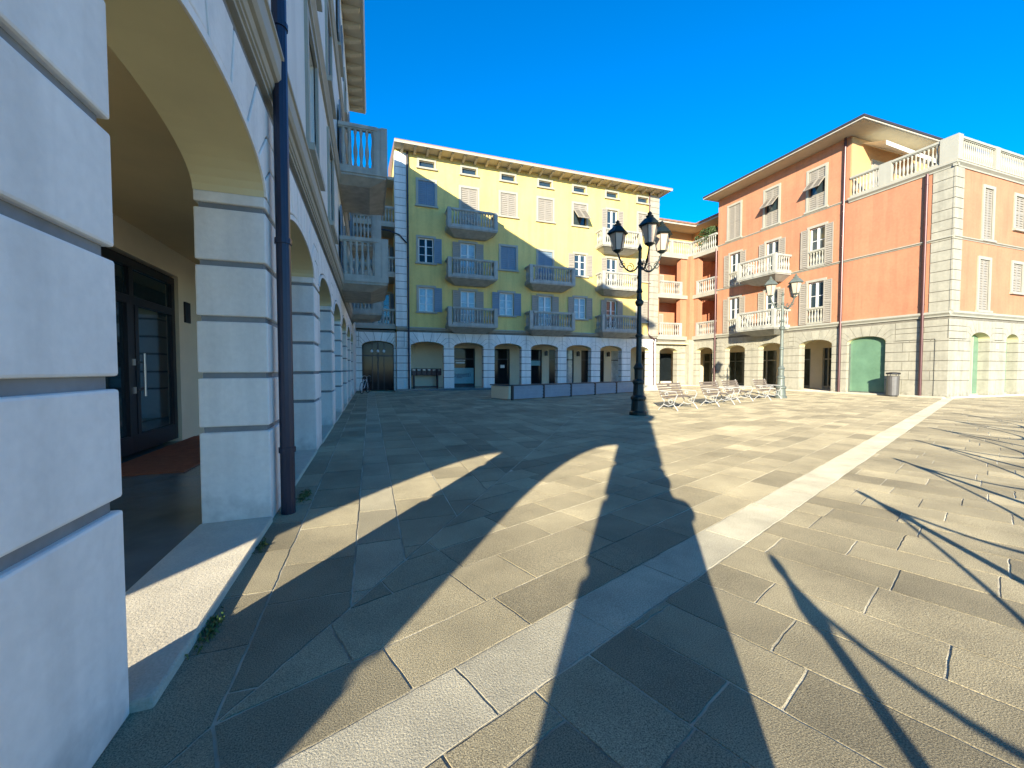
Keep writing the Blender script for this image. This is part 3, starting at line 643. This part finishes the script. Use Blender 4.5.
mb = MB(); wall_holes(FO, mb, -25.68, -16.2, 4.1, 15.0, [h for h in ow]); wall_holes(FO, mb, -16.2, -11.625, 4.1, 11.3, [])
# tower end wall over the terrace, back faces
mb.quad((26.6, 16.2, 11.2), (34, 16.2, 11.2), (34, 16.2, 15.0), (26.6, 16.2, 15.0)); mb.quad((34, 16.2, 0), (34, 25.68, 0), (34, 25.68, 15.0), (34, 16.2, 15.0))
mb.quad((26.6, 25.68, 4), (34, 25.68, 4), (34, 25.68, 15.0), (26.6, 25.68, 15.0))
mb.build('wall', 'orange', OB, recalc=False)
mb = MB(); mb.box(WF, 26.62, 26.95, 16.12, 16.195, 11.4, 14.95); mb.box(WF, 26.95, 33.9, 16.14, 16.195, 11.4, 14.95); mb.build('terrace_wall', 'orange_light', OB)
for y in (25.6,): pass
balcony(FO, OB, -22.5, -19.54, 4.30, p=1.5, rail=1.15, label='lower balcony with balustrade'); balcony(FO, OB, -22.5, -19.54, 7.90, p=1.5, rail=1.15, label='upper balcony with balustrade')
pipe(FO, OB, -16.42, .08, 15.0, r=.065, n=.11); pipe(FO, OB, -12.62, .08, 11.2, r=.065, n=.11)
rr = MB()  # hipped overhanging roof
x0, x1, y0, y1, zs = 25.35, 36, 14.85, 26.0, 15.0
rr.add([(x0, y0, zs+.24), (x1, y0, zs+.24), (x1, y1, zs+.24), (x0, y1, zs+.24), (31, 20, zs+1.5), (31, 21.5, zs+1.5)], [(0, 1, 4), (1, 2, 5, 4), (2, 3, 5), (3, 0, 4, 5), (0, 3, 2, 1)])
r_ = rr.build('roof', 'tile', OB)
mb = MB(); mb.box(WF, x0+.06, x1-.06, y0+.06, y1-.06, zs, zs+.10); mb.build('soffit', 'soffit', r_)
mb = MB()
mb.box(WF, x0-.02, x0+.055, y0-.02, y1+.02, zs+.02, zs+.15); mb.box(WF, x0+.055, x1, y0-.02, y0+.055, zs+.02, zs+.148); mb.box(WF, x0+.055, x1, y1-.055, y1+.02, zs+.02, zs+.148); mb.build('fascia', 'fascia', r_)
mb = MB(); mb.box(WF, x0-.07, x0-.022, y0-.07, y1, zs+.10, zs+.21); mb.box(WF, x0-.02, x1, y0-.07, y0-.022, zs+.10, zs+.21); mb.build('gutter', 'rail', r_)
# right face of the low wing
portico(FR, OB, 26.56, 42, [(28.45, 30.17), (31.75, 32.95), (35.2, 36.6), (38.6, 40.0)], .08, ztop=4.02, thick=.5, mt='stone', gap=.035, ins=.03)
cornice(FR, OB, 26.58, 42, 4.02, 'trim', d=.14, h=.26); cornice(FR, OB, 26.58, 42, 7.76, 'trim', d=.10, h=.12); cornice(FO, OB, -16.2, -11.5, 11.16, 'trim', d=.16, h=.26); cornice(FR, OB, 26.48, 42, 11.16, 'trim', d=.16, h=.258)
fw = []
for uc, w, z0, z1 in ((29.5, .8, 7.95, 10.5), (29.35, .9, 4.4, 6.95), (32.5, .95, 8.8, 10.5), (32.5, .95, 5.5, 7.0), (36.0, 1, 8.6, 10.5), (36, 1, 5.5, 7.0)):
    fw.append(window(FR, OB, uc, w, z0, z1, 'closed'))
mb = MB(); wall_holes(FR, mb, 26.6, 42, 4.1, 11.3, fw); mb.quad((42, 11.62, 0), (42, 16.2, 0), (42, 16.2, 11.3), (42, 11.62, 11.3)); mb.build('side_wall', 'orange', OB, recalc=False)
quoins(FO, OB, -12.42, -11.60, 4.28, 11.16, mt='stone'); quoins(FR, OB, 26.545, 27.25, 4.285, 11.155, n=.055, mt='stone')
mb = MB(); mb.box(WF, 26.45, 42, 11.45, 16.2, 11.41, 11.43); mb.build('terrace_floor', 'step', OB)
balustrade(OB, WF, [(FO, -16.15, -14.75, -.05), (FO, -14.15, -12.2, -.05), (FR, 26.85, 29.9, -.05), (FR, 30.3, 33.0, -.05), (FR, 33.4, 36.2, -.05)], 11.43, 1.2, [], w=.18, mt='trim', sp=.17)
for bx in ((WF, 26.5, 26.88, 11.5, 12.18), (FO, -14.74, -14.16, -.16, .06), (FR, 29.9, 30.3, -.16, .06), (FR, 33.0, 33.4, -.16, .06), (FR, 36.2, 36.6, -.16, .06)):
    mb = MB(); mb.box(*bx, 11.425, 12.645); mb.build('terrace_pier', 'trim', OB)
mb = MB(); mb.quad((27.4, 16.1, 14.7), (32.2, 16.1, 14.7), (32.2, 14.9, 14.0), (27.4, 14.9, 14.25)); mb.quad((27.4, 14.9, 14.25), (32.2, 14.9, 14.0), (32.2, 14.9, 13.75), (27.4, 14.9, 14.02)); mb.build('awning', 'awning', OB)
mb = MB(); mb.box(WF, 28.3, 29.5, 16.05, 16.13, 11.5, 13.9); o = mb.build('terrace_door', 'trim', OB); mb = MB(); mb.box(WF, 28.4, 29.4, 16.0, 16.05, 11.6, 13.8); mb.build('shutter', 'shut', o)
# shop fronts
FOB = Fr((29.4, 0, 0), (0, -1, 0), (-1, 0, 0))
hs_ = [(-29.9, -28.3), (-27.6, -25.2), (-24.4, -22.6), (-21.2, -20.1), (-19.3, -18.6)]
mb = MB(); wall_holes(FOB, mb, -31, -16.5, .08, 3.6, [(a, b, .08, 2.9) for a, b in hs_]); mb.quad((27.1, 16.5, 0), (29.4, 16.5, 0), (29.4, 16.5, 3.6), (27.1, 16.5, 3.6)); mb.build('arcade_back_wall', 'cream', OB, recalc=False)
for i, (a, b) in enumerate(hs_):
    mb = MB(); mb.box(FOB, a, b, -.2, -.12, .08, 2.9); sw_ = mb.build('shop_window', 'dimglass', OB)
    mb = MB()
    for q in (a, (a+b)/2-.04, b-.08): mb.box(FOB, q, q+.08, -.12, -.05, .08, 2.9)
    mb.box(FOB, a+.08, b-.08, -.119, -.052, 2.1, 2.18); mb.box(FOB, a+.08, b-.08, -.119, -.052, .08, .3); mb.build('shop_frame', 'irongrey' if i % 2 else 'trim', sw_)
mb = MB(); mb.box(WF, 27.1, 29.5, 16.5, 31, 3.6, 3.7); mb.build('arcade_ceiling', 'intrados', OB)
mb = MB(); mb.box(WF, 26.35, 34, 11.7, 25.68, -.01, .08); mb.box(WF, 26.7, 42, 11.5, 11.7, -.01, .079); mb.build('arcade_floor', 'step', OB)
mb = MB(); mb.box(FO, -16.1, -14.2, -.34, -.26, .08, 3.28); o = mb.build('shop_window', 'greenglass', OB, 'wide green glass shop window')
mb = MB()
for s in ((-16.1, -16.04), (-14.26, -14.2)): mb.box(FO, s[0], s[1], -.26, -.2, .08, 2.95)
mb.box(FO, -16.04, -14.26, -.26, -.202, .08, .16); mb.build('shop_frame', 'irongrey', o)
for a, b in ((28.45, 30.17), (31.75, 32.95), (35.2, 36.6), (38.6, 40.0)):
    mb = MB(); mb.box(FR, a, b, -.48, -.42, .08, 3.28); o = mb.build('shop_window', 'greenglass', OB)
    mb = MB(); mb.box(FR, a, b, -.42, -.36, .08, .16); mb.box(FR, b-.7, b-.62, -.42, -.35, .16, 3.1); mb.build('shop_frame', 'trim', o)
mb = MB(); mb.box(FR, 30.72, 30.98, .0, .02, 2.48, 2.74); pl_ = mb.build('number_plaque', 'fascia', OB)

# ============================================================ OBJECTS IN THE SQUARE
# low boarded enclosure
EN = thing('boarded_enclosure', 'low enclosure of grey blue boards with dark top rail in front of the yellow arcade', 'enclosure', (5.5, 17.2, 0))
P0, P1 = Vector((6.15, 17.55, 0)), Vector((15.7, 21.35, 0)); E1 = (P1-P0).normalized(); FN = Fr(P0, E1, E1.cross(Vector((0, 0, 1)))); LN = (P1-P0).length
mb = MB(); 
for z in (.05, .20, .35, .50): mb.box(FN, 0, LN, -.03, .0, z, z+.11)
mb.box(FN, 0.01, LN-.01, -.045, -.032, .04, .64)
mb.build('board_panel', 'board', EN)
mb = MB(); mb.box(FN, -.02, LN, -.09, .05, .66, .71); mb.build('top_rail', 'rail', EN)
for i in range(6): mb = MB(); u = .04+(LN-.08)*i/5; mb.box(FN, u-.045, u+.045, -.075, .03, 0, .655); mb.build('post', 'rail', EN)
FNe = Fr(P0, -FN.N, -E1)   # short end return
mb = MB(); mb.box(FNe, .1, 1.4, -.05, .12, .05, .64); mb.build('end_panel', 'cream', EN)
mb = MB(); mb.box(FNe, .0, 1.45, -.09, .16, .662, .71); mb.build('top_rail', 'rail', EN)
mb = MB(); mb.box(Fr(P0-FN.N*1.4, E1, FN.N), 0, LN, -.05, 0, .0, .65); mb.build('rear_panel', 'board', EN)
CW = thing('low_wall_block', 'small cream block with dark square vent standing past the boarded enclosure', 'wall', (19.2, 22.8, 0))
mb = MB(); mb.box(WF, 18.9, 19.6, 22.7, 23.0, 0, .62); mb.build('block', 'cream', CW, bevel=.02); mb = MB(); mb.box(WF, 19.2, 19.4, 22.66, 22.70, .22, .5); mb.build('vent', 'rail', CW)
mb = MB(); mb.box(WF, 15.5, 18.9, 22.3, 22.6, 0, .35); tag(mb.build('low_wall', 'step', bevel=.02), 'low pale stone wall left of the cream vent block', 'wall')

# lamp posts
def lantern(parent, c, s=1.0):
    c = Vector(c); mb = MB()
    mb.lathe(c, [(.02, -.02), (.07, .0), (.13*s, .05), (.15*s, .07)], 6)           # bottom cup
    for j in range(6):
        a = math.pi/3*j; mb.tube([c+Vector((.15*s*math.cos(a), .15*s*math.sin(a), .06)), c+Vector((.245*s*math.cos(a), .245*s*math.sin(a), .56*s))], .012, 5)
    mb.lathe(c, [(.30*s, .55*s), (.33*s, .575*s), (.26*s, .66*s), (.17*s, .76*s), (.10*s, .80*s), (.12*s, .85*s), (.05*s, .88*s), (.07*s, .93*s), (.01, .99*s)], 6)
    o = mb.build('lantern', parent['mt'], parent)
    g = MB(); g.lathe(c, [(.13*s, .07), (.232*s, .55*s)], 6); g.build('lamp_glass', 'lampglass', o)
def lamp_post(label, loc, rz, mt, H=5.0):
    t = thing('street_lamp', label, 'street lamp', loc, 'cast iron street lamps of the square', world=False, rz=rz); t['mt'] = mt
    mb = MB(); mb.lathe((0, 0, 0), [(.27, 0), (.27, .10), (.22, .13), (.20, .45), (.235, .50), (.235, .56), (.17, .62), (.15, .95), (.18, 1.0), (.18, 1.06), (.12, 1.12), (.13, 1.4), (.16, 1.47), (.09, 1.6)], 16); mb.build('base', mt, t)
    mb = MB(); mb.lathe((0, 0, 0), [(.085, 1.5), (.08, 2.4), (.11, 2.43), (.11, 2.48), (.075, 2.52), (.062, 3.35), (.12, 3.42), (.13, 3.5), (.08, 3.56), (.07, 3.75), (.10, 3.8), (.065, 3.9), (.055, 4.6), (.08, 4.66), (.045, 4.75), (.04, 5.05), (.07, 5.12), (.0, 5.28)], 16); mb.build('shaft', mt, t, smooth=False)
    for a in (R(-85), R(5), R(180)):
        D = Vector((math.cos(a), math.sin(a), 0)); rr_ = .69; mb = MB()
        pts = []
        for i in range(13):
            s = i/12; pts.append(D*(.06+(rr_-.06)*s)+Vector((0, 0, 4.58-.34*math.sin(math.pi*s)**.8+.42*s)))
        mb.tube(pts, .025, 7)
        for (c0, r0, z0, k) in ((.30, .13, 4.60, 1), (.52, .11, 4.68, -1)):
            sp_ = []
            for i in range(22):
                th = i/21*2.6*math.pi; q = r0*(1-.62*i/21); sp_.append(D*(c0+k*q*math.cos(th+1.4))+Vector((0, 0, z0+q*math.sin(th+1.4)-.06)))
            mb.tube(sp_, .013, 5)
        mb.build('arm', mt, t); lantern(t, D*rr_+Vector((0, 0, 4.99)), 1.0)
    return t
YR = -YAW
lamp_post('dark cast iron street lamp with three lanterns, the nearer one, before the yellow building', (7.85, 10.55, 0), YR, 'iron')
lamp_post('grey green street lamp with three lanterns beside the benches, before the orange building', (19.3, 14.6, 0), YR+.15, 'irongrey')

# benches
def bench(label, loc, rz):
    t = thing('park_bench', label, 'bench', loc, 'slatted benches with white scrolled iron ends', world=False, rz=rz)
    st = MB()
    for i in range(5): y = -.18+i*.10; st.box(WF, -.8, .8, y, y+.075, .43+.012*abs(i-2), .455+.012*abs(i-2))
    st.build('seat', 'wood', t)
    st = MB()
    for i in range(5): z = .52+i*.085; y = .30+i*.03; st.box(WF, -.8, .8, y, y+.025, z, z+.065)
    st.build('backrest', 'wood', t)
    for x in (-.7, .7):
        m = MB()
        m.tube([(x, -.30, 0), (x, -.24, .10), (x, -.14, .22), (x, -.20, .40), (x, .26, .42), (x, .34, .55), (x, .47, .96)], .017, 6)
        m.tube([(x, .42, 0), (x, .36, .08), (x, .22, .20), (x, .20, .32), (x, .28, .42)], .017, 6)
        m.tube([(x, -.14, .22), (x, .05, .15), (x, .22, .20)], .016, 6)
        m.tube([(x, -.2, .40), (x, -.27, .55), (x, -.22, .65), (x, .05, .66), (x, .38, .66)], .018, 6)
        for (cy, cz, r0) in ((-.02, .30, .09), (.12, .56, .07)):
            m.tube([(x, cy+r0*(1-.5*i/14)*math.cos(i*.55), cz+r0*(1-.5*i/14)*math.sin(i*.55)) for i in range(15)], .012, 5)
        m.build('side_frame', 'benchmetal', t)
    return t
bd = [(10.35, 11.55, 'first bench from the dark lamp post, alone beside the post'), (13.0, 12.35, 'second bench from the dark lamp post, in the middle of the row'), (15.3, 13.45, 'third bench from the dark lamp post, in the middle of the row'), (17.9, 14.1, 'last bench of the row, next to the grey green lamp post')]
for x, y, l in bd: bench('slatted wooden '+l, (x, y, 0), R(20.7))

# litter bin
BN = thing('litter_bin', 'tall grey metal litter bin standing against the orange building by the green window', 'litter bin', (26.0, 13.5, 0))
mb = MB(); mb.lathe((26.0, 13.5, 0), [(.24, .05), (.25, .08), (.26, 1.05), (.27, 1.08)], 18); mb.build('drum', 'bin', BN, smooth=False)
mb = MB(); mb.lathe((26.0, 13.5, 0), [(.27, 1.16), (.30, 1.19), (.28, 1.25), (.1, 1.28)], 18)
for a in range(4): mb.tube([(26+.24*math.cos(a*1.57), 13.5+.24*math.sin(a*1.57), 1.05), (26+.24*math.cos(a*1.57), 13.5+.24*math.sin(a*1.57), 1.18)], .015, 6)
mb.build('lid', 'black', BN)
mb = MB(); mb.lathe((26.0, 13.5, 0), [(.2, 0), (.2, .05)], 14); mb.build('foot', 'black', BN)

# bicycle
BK = thing('bicycle', 'dark bicycle with white frame parked at the far end of the left arcade', 'bicycle', (-.3, 25.6, 0), world=False, rz=R(72))
def wheel(x):
    tl = [(x+.33*math.cos(i*math.pi/14), 0, .34+.33*math.sin(i*math.pi/14)) for i in range(29)]
    m = MB(); m.tube(tl, .02, 6); w = m.build('wheel', 'black', BK); m = MB()
    for i in range(10): m.tube([(x, 0, .34), (x+.32*math.cos(i*.628), 0, .34+.32*math.sin(i*.628))], .003, 4)
    m.build('spokes', 'steel', w)
wheel(-.52); wheel(.52)
m = MB(); m.tube([(-.52, 0, .34), (-.1, 0, .32), (-.22, 0, .85), (-.52, 0, .34)], .016, 7); m.tube([(-.1, 0, .32), (.36, 0, .82), (-.2, 0, .78)], .022, 7); m.tube([(.52, 0, .34), (.38, 0, .78), (.34, 0, .98)], .016, 7); m.build('frame', 'bikewhite', BK)
m = MB(); m.tube([(.26, -.27, 1.0), (.36, -.15, 1.04), (.35, 0, 1.0), (.36, .15, 1.04), (.26, .27, 1.0)], .013, 7); m.build('handlebar', 'steel', BK)
m = MB(); m.lathe((-.24, 0, .86), [(.02, 0), (.10, .03), (.09, .07), (.02, .08)], 10); m.build('saddle', 'black', BK)
m = MB(); m.box(WF, .42, .72, -.16, .16, .72, .95); m.build('basket', 'black', BK)

# roof terrace shrub
def shrub(label, loc, r, h, nleaf, ls, m='leaf', name='potted_shrub', pot=True):
    t = thing(name, label, 'shrub', loc, world=False); mb = MB(); rnd = random.Random(3)
    for i in range(nleaf):
        a = rnd.uniform(0, 6.28); v = rnd.random()**.5; z = rnd.uniform(0, 1); q = r*v*(.5+.6*math.sin(math.pi*min(1, z*.9+.1)))*(1+.3*noise.noise((math.cos(a)*2, math.sin(a)*2, z*3)))
        c = Vector((q*math.cos(a), q*math.sin(a), .35+h*z)); n_ = Vector((rnd.gauss(0, 1), rnd.gauss(0, 1), rnd.gauss(0, 1))).normalized(); u_ = n_.orthogonal().normalized(); w_ = n_.cross(u_); s = ls*rnd.uniform(.6, 1.3)
        mb.quad(c-u_*s, c+w_*s*.45, c+u_*s, c-w_*s*.45)
    mb.build('foliage', m, t, recalc=False)
    if pot: p = MB(); p.lathe((0, 0, 0), [(.22, 0), (.32, .40), (.35, .42), (.35, .47)], 14); p.build('pot', 'terracotta', t)
    return t
shrub('bushy dark green shrub behind the balustrade of the corner terrace', (27.35, 27.3, 11.3), 1.0, 1.75, 1500, .11)
shrub('low green plant standing inside the second arch of the orange arcade', (28.4, 20.9, .08), .45, .9, 500, .08)
shrub('small terrace plant above the narrow recessed loggia', (.1, 28.6, 10.97), .4, 1.0, 300, .07)

# weeds at the foot of the step and pier
def weed(label, x, y, n, s, h):
    mb = MB(); rnd = random.Random(int(x*100+y*7)); 
    for i in range(n):
        a = rnd.uniform(0, 6.28); l = rnd.uniform(.5, 1)*s; c = Vector((x+rnd.gauss(0, s*.5)*.4, y+rnd.gauss(0, s*1.4), -.005)); D = Vector((math.cos(a), math.sin(a), 0)); w_ = D.orthogonal().normalized() if False else Vector((-D.y, D.x, 0))
        mb.quad(c, c+D*l*.5+w_*.006+Vector((0, 0, h*rnd.uniform(.5, 1))), c+D*l+Vector((0, 0, h*.5*rnd.random())), c+D*l*.5-w_*.006+Vector((0, 0, h*rnd.uniform(.5, 1))))
    tag(mb.build('weed', 'weed', recalc=False), label, 'weed', 'weeds growing at the foot of the left building')
weed('green weed tuft in the joint at the near half of the pale step', -.825, 2.55, 70, .06, .035)
weed('small green weed in the joint at the far half of the pale step', -.825, 3.62, 50, .05, .03)
weed('green moss and weed patch at the foot of the dark downpipe', -.70, 4.95, 120, .08, .03)

# posts with slung rope behind the camera, seen through their shadows
tips = [(2.87, 2.24), (5.34, 3.10), (7.85, 4.06), (10.28, 4.98), (12.85, 5.95), (15.4, 6.85), (17.9, 7.75)]
PH = 1.3; k_ = PH/math.tan(R(SUN_EL)); sx, sy = math.sin(R(SUN_AZ)), math.cos(R(SUN_AZ)); bases = []
proto = None
for i, (x, y) in enumerate(tips):
    b = (x-k_*sx, y-k_*sy, 0); bases.append(b)
    if proto is None:
        proto = thing('barrier_post', 'slim dark barrier post with ball top in a row slung with rope', 'post', b, 'dark barrier posts slung with rope', world=False)
        m = MB(); m.lathe((0, 0, 0), [(.07, 0), (.07, .03), (.036, .06), (.032, 1.0)], 10); m.build('shaft', 'postwood', proto)
        m = MB(); m.lathe((0, 0, 0), [(.032, 1.0), (.055, 1.03), (.06, 1.08), (.03, 1.15), (.022, 1.18), (.036, 1.22), (.03, 1.27), (.004, 1.30)], 12); m.build('finial', 'postwood', proto)
    else: c = copy_tree(proto); c.location = b
for i in range(len(bases)-1):
    a, b = Vector(bases[i]), Vector(bases[i+1]); m = MB()
    m.tube([a.lerp(b, j/20)+Vector((0, 0, 1.12-.58*4*(j/20)*(1-j/20))) for j in range(21)], .016, 6)
    tag(m.build('barrier_rope', 'postwood'), 'dark rope slung between two barrier posts', 'rope', 'ropes slung between the barrier posts')

# photographer, seen only through the shadow
PR = thing('person', 'person in dark coat standing behind the viewpoint holding up a phone', 'person', (.04, -.45, 0), world=False, rz=YR)
def figure():
    V = [(0, 0, .95), (0, -.01, 1.15), (0, 0, 1.32), (0, .02, 1.43), (0, .05, 1.52), (0, .05, 1.63),
         (-.19, 0, 1.36), (-.23, .05, 1.16), (-.14, .30, 1.30), (.19, 0, 1.36), (.22, .05, 1.26), (.14, .30, 1.30),
         (-.10, 0, .88), (-.12, .02, .48), (-.13, 0, .08), (-.14, .14, .04), (.10, 0, .88), (.12, .02, .48), (.13, 0, .08), (.14, .14, .04)]
    E_ = [(0, 1), (1, 2), (2, 3), (3, 4), (4, 5), (2, 6), (6, 7), (7, 8), (2, 9), (9, 10), (10, 11), (0, 12), (12, 13), (13, 14), (14, 15), (0, 16), (16, 17), (17, 18), (18, 19)]
    rad = [.17, .16, .15, .065, .08, .095, .075, .06, .045, .08, .07, .045, .10, .07, .05, .045, .10, .07, .05, .045]
    me = bpy.data.meshes.new('body'); me.from_pydata(V, E_, []); o = bpy.data.objects.new('body', me); COL.objects.link(o); me.materials.append(M['coat'])
    sk = o.modifiers.new('skin', 'SKIN'); 
    for v, r in zip(me.skin_vertices[0].data if me.skin_vertices else [], rad): v.radius = (r, r)
    if not me.skin_vertices: pass
    sb = o.modifiers.new('sub', 'SUBSURF'); sb.levels = 2; sb.render_levels = 2; o.parent = PR; return o, rad
fo, rad = figure()
me = fo.data
if not me.skin_vertices:
    bm = bmesh.new(); bm.from_mesh(me); bm.verts.layers.skin.verify(); lay = bm.verts.layers.skin.active
    bm.verts.ensure_lookup_table()
    for v, r in zip(bm.verts, rad): v[lay].radius = (r, r)
    bm.verts[0][lay].use_root = True; bm.to_mesh(me); bm.free()
m = MB(); m.lathe((0, .03, 1.60), [(.09, -.05), (.112, .02), (.105, .09), (.06, .14), (.01, .155)], 14); m.build('hair', 'black', PR, smooth=True)
for s in (-1, 1):
    m = MB()
    for k in range(4): m.tube([(s*.15, .30, 1.31), (s*.125, .345, 1.33+k*.02), (s*.085, .36, 1.34+k*.02), (s*.06, .35, 1.34+k*.02)], [.012, .0095, .009, .007], 6)
    m.tube([(s*.15, .30, 1.30), (s*.12, .30, 1.28), (s*.09, .315, 1.29)], [.014, .011, .009], 6); m.build('hand', 'skin', PR)
m = MB(); m.box(WF, -.085, .085, .338, .347, 1.33, 1.41); tag(m.build('phone', 'black'), 'black phone held level by the person behind the viewpoint', 'phone')
ph = bpy.data.objects['phone']; ph.matrix_world = Matrix.Translation((.04, -.45, 0)) @ Matrix.Rotation(YR, 4, 'Z') @ Matrix.Translation((0, -.02, 0))
